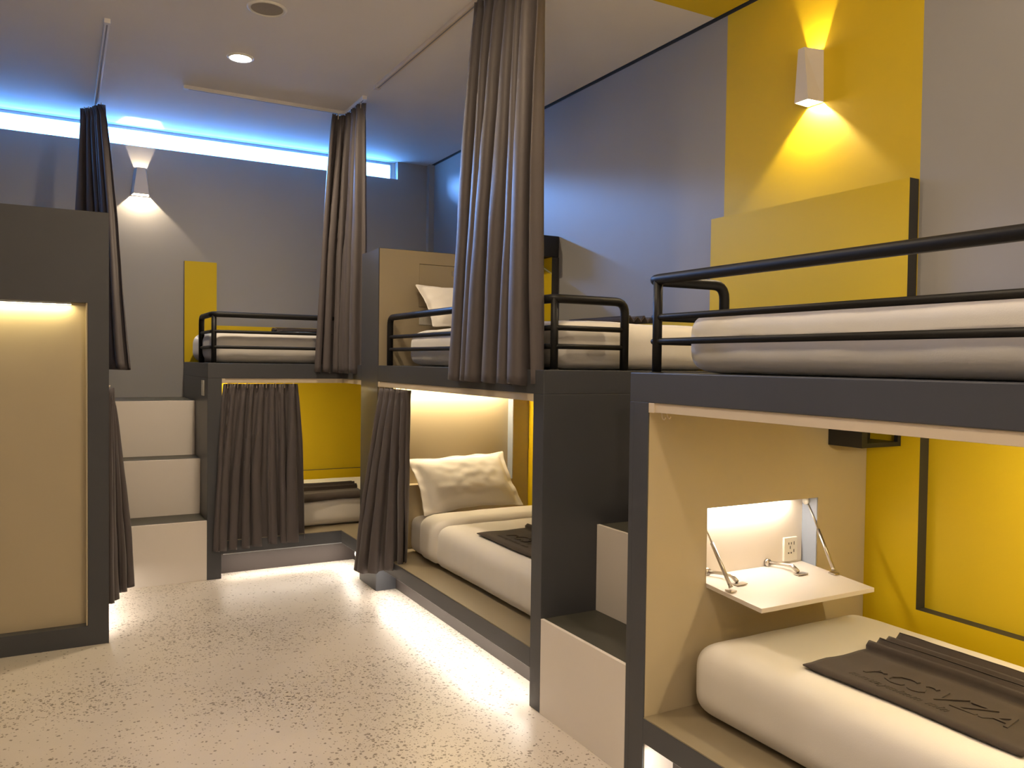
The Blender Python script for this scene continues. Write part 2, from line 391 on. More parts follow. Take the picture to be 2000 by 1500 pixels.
def wall_plate(parent, x0, x1, yf, z0, z1, name='switch_plate', rocker=True):
    o = MB().box(x0, x1, yf - 0.009, yf + 0.001, z0, z1).build(name, 'plastic', parent, 0.002)
    if rocker: MB().box(x0 + 0.3 * (x1 - x0), x1 - 0.3 * (x1 - x0), yf - 0.012, yf - 0.009, z0 + 0.3 * (z1 - z0), z1 - 0.3 * (z1 - z0)).build('rocker', 'plastic', o, 0.001)
    return o
wall_plate(cb, 2.137, 2.23, YC1, 1.800, 1.886)
wall_plate(cb, 1.985, 2.052, YC1, 0.585, 0.700)
panel_L(cb, Py, 3.302, 4.911, 5.168, ZD + 0.001, 2.300, 1.820, XN, XW - 0.001)
panel_L(cb, Py, YC0 + 0.091, 4.911, YC1 - 0.001, ZB + 0.0005, ZO - 0.007, 0.566, 3.019, XW - 0.003)
bx = MB().box(2.845, XW - 0.003, 4.913, 5.16, 2.303, 2.452).build('corner_box', 'black', cb, 0.003)
guard_rail(cb, [(1.915, 5.125), (1.915, 3.07), (2.306, 3.07)], [(1.927, 3.082)], 1.838, 1.708, 1.625)

# --- right bunk
rb = thing('bunk_bed', 'charcoal bunk nearest on the right with drop leaf shelf and yellow lower back', 'bunk bed', (2.4, 1.4, 0))
YPI = YR1 - 0.108                                      # inner face of its far end panel, cream
NZA, NZB, NA, NB = 0.709, 1.007, 2.138, 2.744
ep = MB()
MB().box(XR, XN + 0.02, YR1 - 0.024, YR1, 0, ZO).box(XR, XR + 0.006, YPI, YR1 - 0.024, 0, ZO).build('end_panel', 'frame', rb, 0.001)
holed(ep, XR + 0.006, XN + 0.02, 0, ZO, YPI, YR1 - 0.0245, [(NA, NB, NZA, NZB)], lambda u, v, w: (u, w, v))
ep.build('lining_panel', 'cream', rb)
MB().box(XR, XN + 0.02, YR0, YR0 + 0.108, 0, ZO, 0, {'+y': 1}).build('end_panel', ['frame', 'cream'], rb, 0.002)
MB().box(XR, XW - 0.002, YR0, YR1, ZO, ZD).build('deck', 'frame', rb, 0.003)
MB().box(XR + 0.07, XN - 0.02, YR0 + 0.11, YPI - 0.002, ZO - 0.006, ZO - 0.0005).build('ceiling_board', 'cream', rb)
MB().box(XR, XN - 0.001, YR0 + 0.108, YPI, ZL, ZB - 0.004).build('bench', 'frame', rb, 0.002)
MB().box(XR + 0.002, XN - 0.003, YR0 + 0.109, YPI - 0.001, ZB - 0.004, ZB).build('bench_top', 'bench', rb)
MB().box(XR + 0.142, XR + 0.16, YR0 + 0.108, YPI, 0, ZL).build('toe_kick', 'toe', rb)
MB().box(XR + 0.0065, XR + 0.141, YPI - 0.004, YPI - 0.0005, 0, ZL).build('leg_lining', 'riser', rb)
led_bar(rb, XR + 0.012, XR + 0.027, YR0 + 0.12, YPI - 0.05, ZL - 0.0005)
panel_L(rb, Py, YR0 + 0.11, 2.060, YPI - 0.001, ZB + 0.0005, ZO - 0.007, 0.566, XN, XW - 0.003)
panel_L(rb, Py, YR0 + 0.05, 2.136, 3.299, ZD + 0.001, 2.330, 1.820, XN, XW - 0.001)
cbx = MB()
cbx.box(2.797, XN - 0.001, 2.146, YPI - 0.001, 1.225, 1.243).box(2.797, 2.812, 2.146, YPI - 0.001, 1.243, ZO - 0.007).box(2.812, XN - 0.001, 2.292, YPI - 0.001, 1.243, ZO - 0.007)
cbx.box(3.020, XN - 0.001, 2.146, 2.163, 1.243, ZO - 0.007).box(2.812, 2.83, 2.146, 2.163, 1.243, ZO - 0.007)
cbx.build('corner_box', 'black', rb)
guard_rail(rb, [(1.905, 0.42), (1.905, 2.383), (2.262, 2.372)], [(1.905, 2.338), (1.905, 0.86)], 1.860, 1.722, 1.634, rt=0.0200, rb=0.012)
MB().box(2.50, 2.515, 0.45, 1.60, ZO - 0.016, ZO - 0.0065, 0, {'-z': 1, '+x': 1}).build('led_strip', ['alu', 'led_bunk'], rb)
# lit recess with a drop-leaf shelf
nb = MB().box(NA, NB - 0.003, YPI + 0.078, YPI + 0.0835, NZA, NZB).build('recess_back', 'white_lam', rb)
MB().box(NB - 0.003, NB - 0.0005, YPI + 0.002, YPI + 0.0835, NZA, NZB).build('recess_reveal', 'blue_grey', rb)
MB().box(NA + 0.01, NB - 0.10, YPI + 0.050, YPI + 0.062, NZB - 0.009, NZB - 0.0005, 0, {'-z': 1, '+y': 1}).build('led_strip', ['alu', 'led_niche'], rb)
sh = bpy.data.objects.new('drop_leaf_shelf', None); C.objects.link(sh); sh.parent = rb; sh.location = Vector((2.44, YPI, 0.72)) - rb.location
ty0, ty1, tz0, tz1 = 2.030, YPI + 0.076, 0.700, 0.727
mb = MB()
q = [(ty0, tz0), (ty1, tz1), (ty1, tz1 - 0.016), (ty0, tz0 - 0.017)]
mb.add([(x, y, z) for x in (2.1395, 2.7395) for y, z in q], [(0, 1, 2, 3), (7, 6, 5, 4), (0, 4, 5, 1), (1, 5, 6, 2), (2, 6, 7, 3), (3, 7, 4, 0)])
mb.build('leaf', 'white_lam', sh, 0.0015)
for x in (2.245, 2.575):
    h = MB()
    h.box(x - 0.020, x + 0.035, 2.236, 2.262, 0.7195, 0.7235).tube([(x, 2.255, 0.728), (x, 2.285, 0.745), (x, 2.33, 0.742), (x - 0.035, 2.372, 0.742)], [0.008, 0.009, 0.007, 0.006], 8)
    h.tube([(x - 0.04, 2.384, 0.742), (x - 0.04, 2.372, 0.742)], 0.016, 12)
    h.build('hinge', 'steel', sh)
for x, xs in ((2.152, 2.1415), (2.735, 2.7405)):
    g = MB()
    A, B = Vector((xs, 2.362, 0.985)), Vector((x - 0.012 if x > 2.5 else x + 0.012, 2.205, 0.728))
    mid = A.lerp(B, 0.42)
    g.tube([A, mid], 0.0035, 8).tube([mid, A.lerp(B, 0.96)], 0.0075, 10).tube([A.lerp(B, 0.94), B], [0.006, 0.009], 8)
    g.box(B.x - 0.014, B.x + 0.014, B.y - 0.016, B.y + 0.016, B.z - 0.013, B.z - 0.008)
    g.build('gas_strut', 'steel', sh)
    MB().tube([(xs - 0.001, 2.362, 0.985), (xs + (-0.012 if x > 2.5 else 0.012), 2.362, 0.985)], 0.015, 12).build('strut_mount', 'plastic', sh)
sk = MB().box(2.628, 2.708, YPI + 0.069, YPI + 0.079, 0.735, 0.835).build('power_socket', 'plastic', rb, 0.003)
sl = MB()
yk = YPI + 0.069
for (dx, dz, w, h) in ((-0.013, 0.020, 0.003, 0.009), (0.002, 0.020, 0.003, 0.009), (0.018, 0.020, 0.003, 0.014), (-0.004, 0.003, 0.0035, 0.012), (0.018, -0.012, 0.003, 0.012), (-0.013, -0.020, 0.006, 0.006), (0.002, -0.020, 0.006, 0.006)):
    sl.box(2.668 + dx - w / 2, 2.668 + dx + w / 2, yk - 0.0012, yk + 0.001, 0.789 + dz - h / 2, 0.789 + dz + h / 2)
sl.build('socket_slots', 'slot', sk)

# --- far bunk (turns the corner behind the centre bunk's headboard)
fb = thing('bunk_bed', 'charcoal bunk along the far wall below the strip window, with yellow lower back', 'bunk bed', (1.5, 6.5, 0))
MB().box(XFL, XFL + 0.096, YB, YF - 0.002, 0, ZO).build('end_panel', 'frame', fb, 0.002)
mb = MB(); mb.prism([(XFL, YB), (XR, YB), (XR, YP1 + 0.001), (XW - 0.002, YP1 + 0.001), (XW - 0.002, YF - 0.002), (XFL, YF - 0.002)], ZO, ZD, 'z')
mb.build('deck', 'frame', fb, 0.003)
mb = MB(); mb.prism([(XFL + 0.1, YB + 0.07), (XR + 0.07, YB + 0.07), (XR + 0.07, YP1 + 0.002), (XN, YP1 + 0.002), (XN, YF - 0.065), (XFL + 0.1, YF - 0.065)], ZO - 0.006, ZO - 0.0005, 'z')
mb.build('ceiling_board', 'cream', fb)
mb = MB(); mb.prism([(XFL + 0.096, YB), (XR, YB), (XR, YP1), (XN, YP1), (XN, YF - 0.063), (XFL + 0.096, YF - 0.063)], ZL, ZB - 0.004, 'z')
mb.build('bench', 'frame', fb, 0.002)
mb = MB(); mb.prism([(XFL + 0.098, YB + 0.003), (XR + 0.003, YB + 0.003), (XR + 0.003, YP1 + 0.001), (XN, YP1 + 0.001), (XN, YF - 0.064), (XFL + 0.098, YF - 0.064)], ZB - 0.004, ZB, 'z')
mb.build('bench_top', 'bench', fb)
mb = MB(); mb.prism([(XFL + 0.096, YB + 0.142), (XR + 0.142, YB + 0.142), (XR + 0.142, YP1), (XR + 0.16, YP1), (XR + 0.16, YB + 0.16), (XFL + 0.096, YB + 0.16)], 0, ZL, 'z')
mb.build('toe_kick', 'toe', fb)
led_bar(fb, XFL + 0.11, XR + 0.010, YB + 0.012, YB + 0.027, ZL - 0.0005)
led_bar(fb, XR + 0.012, XR + 0.027, YP1 + 0.01, YB + 0.027, ZL - 0.0005)
panel_L(fb, Px, 3.04, 1.138, 0.886, ZD + 0.001, 2.352, 1.828, YF - 0.05, YF - 0.001)
panel_L(fb, Px, 3.0, 1.236, XFL + 0.097, ZB + 0.0005, ZO - 0.007, 0.566, YF - 0.05, YF - 0.001)
MB().box(XFL + 0.10, XFL + 0.115, YB + 0.15, YF - 0.15, ZO - 0.016, ZO - 0.0065, 0, {'-z': 1, '+x': 1}).build('led_strip', ['alu', 'led_far'], fb)
sw = MB().box(XFL - 0.009, XFL + 0.001, 6.09, 6.175, 1.285, 1.395).build('switch_plate', 'plastic', fb, 0.002)
MB().box(XFL - 0.012, XFL - 0.009, 6.115, 6.15, 1.315, 1.365).build('rocker', 'plastic', sw, 0.001)
MB().tube([(XR + 0.05, 5.74, ZL - 0.012), (XR + 0.035, 5.72, ZL - 0.04), (XR + 0.03, 5.66, ZL - 0.085), (XR + 0.035, 5.60, ZL - 0.07), (XR + 0.05, 5.56, ZL - 0.02)], 0.004, 6).build('led_cable', 'plastic', fb)
guard_rail(fb, [(0.925, 6.50), (0.925, 6.0), (1.92, 6.0), (1.92, 5.56)], [(0.938, 6.014), (1.91, 6.01)], 1.862, 1.742, 1.632, rb=0.012)

# --- left bunk: only its tall end panel with a lit cream recess shows
lb = thing('bunk_bed', 'charcoal bunk at left, its tall end panel holding a lit cream recess', 'bunk bed', (-0.4, 6.0, 0))
AX0, AX1, AZ0, AZ1 = -0.80, 0.123, 0.107, 1.838
mb = MB(); holed(mb, XLW + 0.002, XL, 0, 2.3216, YL, YL + 0.07, [(AX0, AX1, AZ0, AZ1)], lambda u, v, w: (u, w, v))
mb.build('end_panel', 'frame', lb, 0.002)
MB().box(XLW + 0.002, XL, YL + 0.0705, YL + 0.20, 0, 2.3216).build('partition_core', 'frame', lb)
MB().box(AX0 + 0.001, AX1 - 0.001, YL + 0.058, YL + 0.0702, AZ0 + 0.001, AZ1 - 0.001).build('recess_panel', 'cream', lb)
MB().box(AX1 - 0.009, AX1 - 0.001, YL + 0.004, YL + 0.0575, AZ0 + 0.001, AZ1 - 0.001).build('edge_bead', 'cream', lb, 0.001)
MB().box(-0.68, 0.045, YL + 0.026, YL + 0.042, AZ1 - 0.012, AZ1 - 0.001, 0, {'-z': 1}).build('led_strip', ['alu', 'led_panel'], lb)
MB().box(XLW + 0.002, XL, YL + 0.20, YF - 0.002, ZO, ZD).build('deck', 'frame', lb, 0.003)
MB().box(XLW + 0.002, XL, YL + 0.20, YF - 0.1, ZL, ZB).build('bench', 'frame', lb, 0.002)
MB().box(XL - 0.16, XL - 0.142, YL + 0.20, YF - 0.1, 0, ZL).build('toe_kick', 'toe', lb)
MB().box(XLW + 0.002, XL, YF - 0.1, YF - 0.002, 0, ZO).build('end_panel', 'frame', lb, 0.002)
led_bar(lb, XL - 0.027, XL - 0.012, YL + 0.22, YF - 0.12, ZL - 0.0005)

# ------------------------------------------------------------------ stairs
def steps(name, label, P, across0, across1, fronts, tops, back, loc, inset=0.0):
    """fronts: distance of each riser; P(d, a, z) -> xyz"""
    t = thing(name, label, 'steps', loc)
    z0 = 0.0
    for i, (d, z) in enumerate(zip(fronts, tops)):
        MB(lambda d_, a_, z_: P(d_, a_, z_)).box(d, d + 0.016, across0, across1, z0, z).build('riser', 'riser', t, 0.001)
        nd = fronts[i + 1] if i + 1 < len(fronts) else back
        MB(lambda d_, a_, z_: P(d_, a_, z_)).box(d + 0.0165, nd, across0, across1, z - 0.018, z - 0.001).build('tread', 'tread', t, 0.001)
        z0 = z - 0.001
    return t
steps('staircase', 'white steps with dark treads between the middle and the nearest bunk', lambda d, a, z: (d, a, z), YR1 + 0.001, YC0 - 0.001, [XR, 2.141, 2.435], [0.421, 0.815, 1.225], XW - 0.002, (2.2, 2.72, 0))
steps('staircase', 'white laminate steps at the far left beside the far wall bunk', lambda d, a, z: (a, d, z), XL + 0.004, XFL - 0.001, [YB, 6.2635, 6.543], [0.418, 0.820, 1.230], YF - 0.002, (0.55, 6.4, 0))

# ------------------------------------------------------------------ bedding
def soft_box(name, x0, x1, y0, y1, z0, z1, r, mat, parent=None, seg=(26, 46, 10), crown=0.012, wr=0.003, seed=0.0, rz=None, shell=False):
    """mattress-like body: rounded box, crowned top, fine wrinkles"""
    rz = rz or r
    nx, ny, nz_ = seg
    bm = bmesh.new(); verts = {}
    def V(i, j, k):
        key = (i, j, k)
        if key in verts: return verts[key]
        p = Vector((x0 + (x1 - x0) * i / nx, y0 + (y1 - y0) * j / ny, z0 + (z1 - z0) * k / nz_))
        q = Vector((min(max(p.x, x0 + r), x1 - r), min(max(p.y, y0 + r), y1 - r), min(max(p.z, z0 + rz), z1 - rz)))
        d = p - q
        if d.length > 1e-9:
            dn = Vector((d.x / r, d.y / r, d.z / rz)); L = dn.length; m_ = max(abs(dn.x), abs(dn.y), abs(dn.z))
            p = q + d * (m_ / L)
        u = (p.x - x0) / (x1 - x0); v = (p.y - y0) / (y1 - y0); h = (p.z - z0) / (z1 - z0)
        p.z += h * crown * max(0, 4 * u * (1 - u)) ** 0.5 * (max(0, 4 * v * (1 - v))) ** 0.5
        nn = noise.noise(Vector((p.x * 3 + seed, p.y * 3, p.z * 3)))
        n2 = noise.noise(Vector((p.x * 9, p.y * 9 + seed, p.z * 2.5)))
        n3 = abs(noise.noise(Vector((p.x * (14 if x1 - x0 > y1 - y0 else 3) + 3.1, p.y * (3 if x1 - x0 > y1 - y0 else 14) + seed, p.z * 1.5))))
        side = 1.0 if (i in (0, nx) or j in (0, ny)) else 0.45
        off = wr * (0.9 * nn + 0.6 * n2 + 1.5 * n3 * side)
        nrm = (p - Vector(((x0 + x1) / 2, (y0 + y1) / 2, (z0 + z1) / 2)))
        if k == nz_: dirv = Vector((0, 0, 1))
        elif i in (0, nx): dirv = Vector((-1 if i == 0 else 1, 0, 0))
        elif j in (0, ny): dirv = Vector((0, -1 if j == 0 else 1, 0))
        else: dirv = Vector((0, 0, 0))
        p += dirv * off
        verts[key] = bm.verts.new(p); return verts[key]
    def quad(a): 
        try: bm.faces.new(a)
        except ValueError: pass
    for i in range(nx):
        for j in range(ny):
            if not shell: quad([V(i, j, 0), V(i, j + 1, 0), V(i + 1, j + 1, 0), V(i + 1, j, 0)])
            quad([V(i, j, nz_), V(i + 1, j, nz_), V(i + 1, j + 1, nz_), V(i, j + 1, nz_)])
        for k in range(nz_):
            quad([V(i, 0, k), V(i + 1, 0, k), V(i + 1, 0, k + 1), V(i, 0, k + 1)]); quad([V(i, ny, k), V(i, ny, k + 1), V(i + 1, ny, k + 1), V(i + 1, ny, k)])
    for j in range(ny):
        for k in range(nz_):
            quad([V(0, j, k), V(0, j, k + 1), V(0, j + 1, k + 1), V(0, j + 1, k)]); quad([V(nx, j, k), V(nx, j + 1, k), V(nx, j + 1, k + 1), V(nx, j, k + 1)])
    me = bpy.data.meshes.new(name); bmesh.ops.recalc_face_normals(bm, faces=bm.faces); bm.to_mesh(me); bm.free()
    for p in me.polygons: p.use_smooth = True
    me.materials.append(M[mat]); o = bpy.data.objects.new(name, me); C.objects.link(o)
    if parent:
        o.parent = parent
        for v in me.vertices: v.co -= parent.location
    s = o.modifiers.new('sub', 'SUBSURF'); s.levels = 1; s.render_levels = 1
    return o

def hem(o, x0, x1, y0, y1, z):
    pass

G_M = 'made up mattresses'
tag(soft_box('mattress', 2.018, 2.930, YR0 + 0.16, 2.272, ZB + 0.001, 0.532, 0.085, 'linen', wr=0.004, seed=1.0), 'white sheeted mattress in the nearest lower bunk, under the drop leaf shelf', 'mattress')
tag(soft_box('mattress', 1.962, 2.930, YR0 + 0.10, 2.268, ZD + 0.001, 1.738, 0.075, 'linen', wr=0.0045, seed=2.0), 'white mattress on the nearest upper bunk, behind the long black rail', 'mattress')
tag(soft_box('mattress', 1.975, 2.960, 3.135, 4.960, ZD + 0.001, 1.742, 0.075, 'linen', wr=0.0055, seed=3.0, crown=0.02), 'white bedding on the upper middle bunk, under a propped pillow', 'mattress')
ml = tag(soft_box('mattress', 2.045, 2.955, 3.150, 5.090, ZB + 0.001, 0.515, 0.06, 'linen', wr=0.003, seed=4.0), 'white mattress in the lower middle bunk, covered by a folded-down duvet', 'mattress')
tag(soft_box('mattress', 0.930, 2.85, 6.085, 7.06, ZD + 0.001, 1.752, 0.08, 'linen', wr=0.004, seed=5.0, seg=(46, 26, 10)), 'white mattress on the far upper bunk below the strip window', 'mattress')
tag(soft_box('mattress', 1.02, 2.92, 6.13, 7.06, ZB + 0.001, 0.505, 0.07, 'linen', wr=0.003, seed=6.0, seg=(46, 26, 10)), 'white mattress in the far lower bunk beneath the yellow wall', 'mattress')
# duvet with turned-down head end
dv = thing('duvet', 'cream white duvet folded down below the pillow in the lower middle bunk', 'duvet', (2.5, 4.0, ZB))
soft_box('cover', 2.018, 2.985, 3.128, 4.60, ZB + 0.004, 0.535, 0.075, 'linen', dv, wr=0.004, seed=7.0, shell=True)
soft_box('turned_fold', 2.004, 2.995, 4.52, 4.855, ZB + 0.006, 0.562, 0.085, 'linen2', dv, seg=(26, 14, 10), wr=0.004, seed=8.0, shell=True)

def pillow(label, base, width, height, tilt, thick=0.075, roll=0.0, seed=0.0, group=None):
    """flanged pillow; base = middle of its bottom edge; leaning back on the headboard (towards +y)"""
    N, Mv = 36, 26; fl = 0.88
    mb = MB()
    def pt(i, j, side):
        u = -1 + 2 * i / N; v = -1 + 2 * j / Mv
        uu, vv = min(1, abs(u) / fl), min(1, abs(v) / fl)
        t = max(0, (1 - uu ** 2.6)) ** 0.55 * max(0, (1 - vv ** 2.6)) ** 0.55
        n1 = noise.noise(Vector((u * 2.2 + seed, v * 2.2, side))); n2 = noise.noise(Vector((u * 6 + seed, v * 5, side * 2)))
        d = side * (thick * t * (1 + 0.14 * n1) + 0.004 + 0.006 * t * n2)
        wx = u * width / 2 * (1 - 0.075 * (1 - v * v) ** 1.0 * abs(u)); hz = v * height / 2 * (1 - 0.10 * (1 - u * u) * abs(v))
        d += 0.012 * math.sin(3 * u + seed) * (abs(v) ** 3) + (0.016 * noise.noise(Vector((u * 4, v * 4, seed))) if t < 0.01 else 0)
        X, Z = wx, hz + height / 2
        Xr = X * math.cos(roll) - (Z - height / 2) * math.sin(roll); Zr = X * math.sin(roll) + (Z - height / 2) * math.cos(roll) + height / 2
        return (base[0] + Xr, base[1] + Zr * math.cos(tilt) - d * math.sin(tilt) , base[2] + Zr * math.sin(tilt) + d * math.cos(tilt))
    for side in (1, -1):
        vs = [pt(i, j, side) for j in range(Mv + 1) for i in range(N + 1)]
        mb.add(vs, [(j * (N + 1) + i, j * (N + 1) + i + 1, (j + 1) * (N + 1) + i + 1, (j + 1) * (N + 1) + i) for j in range(Mv) for i in range(N)], 0, True)
    S = (N + 1) * (Mv + 1)
    ring = [i for i in range(N + 1)] + [(j) * (N + 1) + N for j in range(1, Mv + 1)] + [Mv * (N + 1) + i for i in range(N - 1, -1, -1)] + [j * (N + 1) for j in range(Mv - 1, 0, -1)]
    for a, b in zip(ring, ring[1:] + ring[:1]): mb.f.append((a, b, b + S, a + S)); mb.mi.append(0); mb.sm.append(True)
    o = mb.build('pillow', 'linen2')
    o.modifiers.new('sub', 'SUBSURF').render_levels = 1
    return tag(o, label, 'pillow', group)
pillow('plump white pillow leaning on the lit headboard of the lower middle bunk', (2.415, 4.825, 0.560), 0.76, 0.455, 0.86, 0.085, 0.03, 1.3)
pillow('white pillow propped on the upper middle bunk against the closed hatch', (2.450, 4.80, 1.765), 0.75, 0.42, 0.78, 0.08, 0.0, 4.1)

def towel(label, P, length, flat, pleats, pw, seed, letters=True, drape=0.0, ph=0.030):
    """dark towel: flat apron, then accordion pleats. P(l, d, h) -> xyz"""
    prof = []
    for k in range(9): prof.append((flat * k / 8, 0.004 + 0.002 * math.sin(k)))
    for k in range(1, pleats * 10 + 1):
        t = k / 10.0
        prof.append((flat - 0.012 + pw * t + 0.012 * math.sin(2 * PI * t), 0.006 + ph * (abs(math.sin(PI * t)) ** 0.7) * (1 + 0.12 * math.sin(3.7 * t + seed))))
    NL = 40; vs = []
    for i in range(NL + 1):
        l = length * (i / NL - 0.5)
        for k, (d, h) in enumerate(prof):
            w = 0.010 * noise.noise(Vector((l * 3 + seed, d * 2, 1.7))); w2 = 0.003 * noise.noise(Vector((l * 9 + seed, d * 14, 5)))
            dd = d + w + (0.02 * (i / NL - 0.5) * 0)
            ls = l + 0.006 * noise.noise(Vector((d * 12, seed, l)))
            vs.append(P(ls, dd, h + max(0, w2) ))
    K = len(prof)
    mb = MB().add(vs, [(i * K + k, (i + 1) * K + k, (i + 1) * K + k + 1, i * K + k + 1) for i in range(NL) for k in range(K - 1)], 0, True)
    o = mb.build('towel', 'towel'); tag(o, label, 'towel')
    so = o.modifiers.new('thick', 'SOLIDIFY'); so.thickness = 0.005; so.offset = 1.0
    return o
def lettering(parent, P, specs):
    """raised letters woven in the towel; P(l, d) -> xyz"""
    mb = MB()
    for txt, l0, d0, size, shear in specs:
        cu = bpy.data.curves.new('letters', 'FONT'); cu.body = txt; cu.size = size; cu.shear = shear; cu.extrude = 0.0018; cu.resolution_u = 2; cu.space_character = 1.12
        to = bpy.data.objects.new('letters_tmp', cu); C.objects.link(to)
        dg = bpy.context.evaluated_depsgraph_get(); me = bpy.data.meshes.new_from_object(to.evaluated_get(dg))
        bpy.data.objects.remove(to); bpy.data.curves.remove(cu)
        mb.add([P(l0 + v.co.x, d0 + v.co.y, 0.0105 + v.co.z) for v in me.vertices], [tuple(p.vertices) for p in me.polygons])
        bpy.data.meshes.remove(me)
    return mb.build('embossed_lettering', 'towel', parent)
EMB = [('rCSVZA', -0.225, 0.125, 0.125, 0.25), ('mmuaymimm min', -0.23, 0.070, 0.042, 0.3)]
tw = towel('brown towel pleated on the nearest lower mattress, with raised lettering', lambda l, d, h: (2.165 + d, 1.515 - l, 0.545 + h), 0.71, 0.33, 4, 0.055, 1.0)
lettering(tw, lambda l, d, h: (2.165 + d, 1.515 - l, 0.545 + h), EMB)
tw = towel('brown pleated towel lying across the duvet of the lower middle bunk', lambda l, d, h: (2.105 + d, 3.84 - l, 0.548 + h), 0.71, 0.33, 4, 0.055, 2.0)
lettering(tw, lambda l, d, h: (2.105 + d, 3.84 - l, 0.548 + h), EMB)
def _fl(l, d, h):
    z = 0.512 + h
    if d < 0.05: z -= (0.05 - d) * 0.9
    return (1.735 + l, 6.112 + d * 0.95, z)
towel('dark folded towel lying on the far lower mattress', _fl, 0.70, 0.20, 3, 0.06, 3.0, ph=0.045)
towel('dark folded towel lying on the far upper mattress', lambda l, d, h: (1.82 + l, 6.36 + d, 1.768 + h), 0.64, 0.22, 3, 0.06, 4.0, ph=0.03)
towel('dark towel peeking over the white bedding of the upper middle bunk', lambda l, d, h: (2.35 + d, 3.80 - l, 1.768 + h), 0.60, 0.30, 4, 0.05, 5.0, ph=0.035)

# ------------------------------------------------------------------ curtains and tracks
def along(pts):
    pts = [Vector((p[0], p[1], 0)) for p in pts]
    L = [0]
    for a, b in zip(pts, pts[1:]): L.append(L[-1] + (b - a).length)
    def f(s):
        d = s * L[-1]
        for i in range(len(pts) - 1):
            if d <= L[i + 1] + 1e-9 or i == len(pts) - 2:
                t = (d - L[i]) / max(1e-9, L[i + 1] - L[i]); return pts[i].lerp(pts[i + 1], t)
    return f
def curtain(label, top, bot, zt, zb, folds, amp_t, amp_b, seed, group=None, flip=1, ease=0.8, header=0.10, rows=44):
    ft, fbm = along(top), along(bot); rnd = random.Random(seed)
    warp = [rnd.uniform(-0.22, 0.22) for _ in range(folds + 3)]; amps = [rnd.uniform(0.65, 1.25) for _ in range(folds + 3)]
    NS = folds * 16; mb = MB(); vs = []
    cw = [0.0]
    for _ in range(folds): cw.append(cw[-1] + rnd.uniform(0.42, 1.9))
    cw = [c_ / cw[-1] * folds for c_ in cw]
    def fold_at(x, t):
        i = min(folds - 1, max(0, sum(1 for c_ in cw[1:] if c_ <= x)))
        irr = i + (x - cw[i]) / (cw[i + 1] - cw[i])
        m_ = min(1, 0.35 + 1.2 * t); return x * (1 - m_) + irr * m_
    H = zt - (zb(0.5) if callable(zb) else zb)
    for r in range(rows + 1):
        t = r / rows
        e = t ** ease
        for c in range(NS + 1):
            s = c / NS
            a, b = ft(s), fbm(s); p = a.lerp(b, e)
            d0, d1 = ft(max(0, s - 0.05)).lerp(fbm(max(0, s - 0.05)), e), ft(min(1, s + 0.05)).lerp(fbm(min(1, s + 0.05)), e)
            tg = (d1 - d0).normalized() if (d1 - d0).length > 1e-6 else Vector((1, 0, 0))
            nm = Vector((tg.y, -tg.x, 0)) * flip
            k = fold_at(s * folds, t); i = int(min(k, folds - 1e-6)); fr_ = k - i
            am = amps[i] * (1 - fr_) + amps[i + 1] * fr_
            ph = 2 * PI * (k + (warp[i] * (1 - fr_) + warp[i + 1] * fr_) * min(1, t * 1.6) + 0.10 * math.sin(2.2 * t + i * 1.3 + seed))
            zloc = t * H
            head = max(0.0, 1 - zloc / header)
            amp = (amp_t + (amp_b - amp_t) * t ** 0.7) * am
            w = math.sin(ph); w = math.copysign(abs(w) ** 0.8, w)
            off = amp * w * (1 - 0.35 * head) + 0.017 * head * math.sin(3 * ph) * (1 if amp_t > 0.005 else 0.5)
            tn = -0.42 * amp * math.sin(2 * ph) * min(1, t * 2.5)
            off += 0.012 * t * noise.noise(Vector((s * 5 + seed, t * 2.2, 0.3))) + 0.004 * noise.noise(Vector((s * 14 + seed, t * 7, 2.3)))
            zz = zb(s) if callable(zb) else zb
            z = zt + (zz - zt) * t + (0.006 * math.sin(ph + 1.0) if r == rows else 0)
            q = p + nm * off + tg * tn
            vs.append((q.x, q.y, z))
    K = NS + 1
    mb.add(vs, [(r * K + c, r * K + c + 1, (r + 1) * K + c + 1, (r + 1) * K + c) for r in range(rows) for c in range(NS)], 0, True)
    cen = ft(0.5)
    th = thing('curtain', label, 'curtain', (cen.x, cen.y, zt), group)
    o = mb.build('fabric', 'curtain', th)
    so = o.modifiers.new('thick', 'SOLIDIFY'); so.thickness = 0.003; so.offset = 0
    for k in range(folds):                                     # one little hook per pleat
        p = ft((k + 0.5) / folds)
        MB().tube([(p.x, p.y, zt - 0.03), (p.x, p.y, zt + 0.004), (p.x, p.y, zt + 0.014)], [0.003, 0.003, 0.006], 6).build('hook', 'ring', th)
    return th
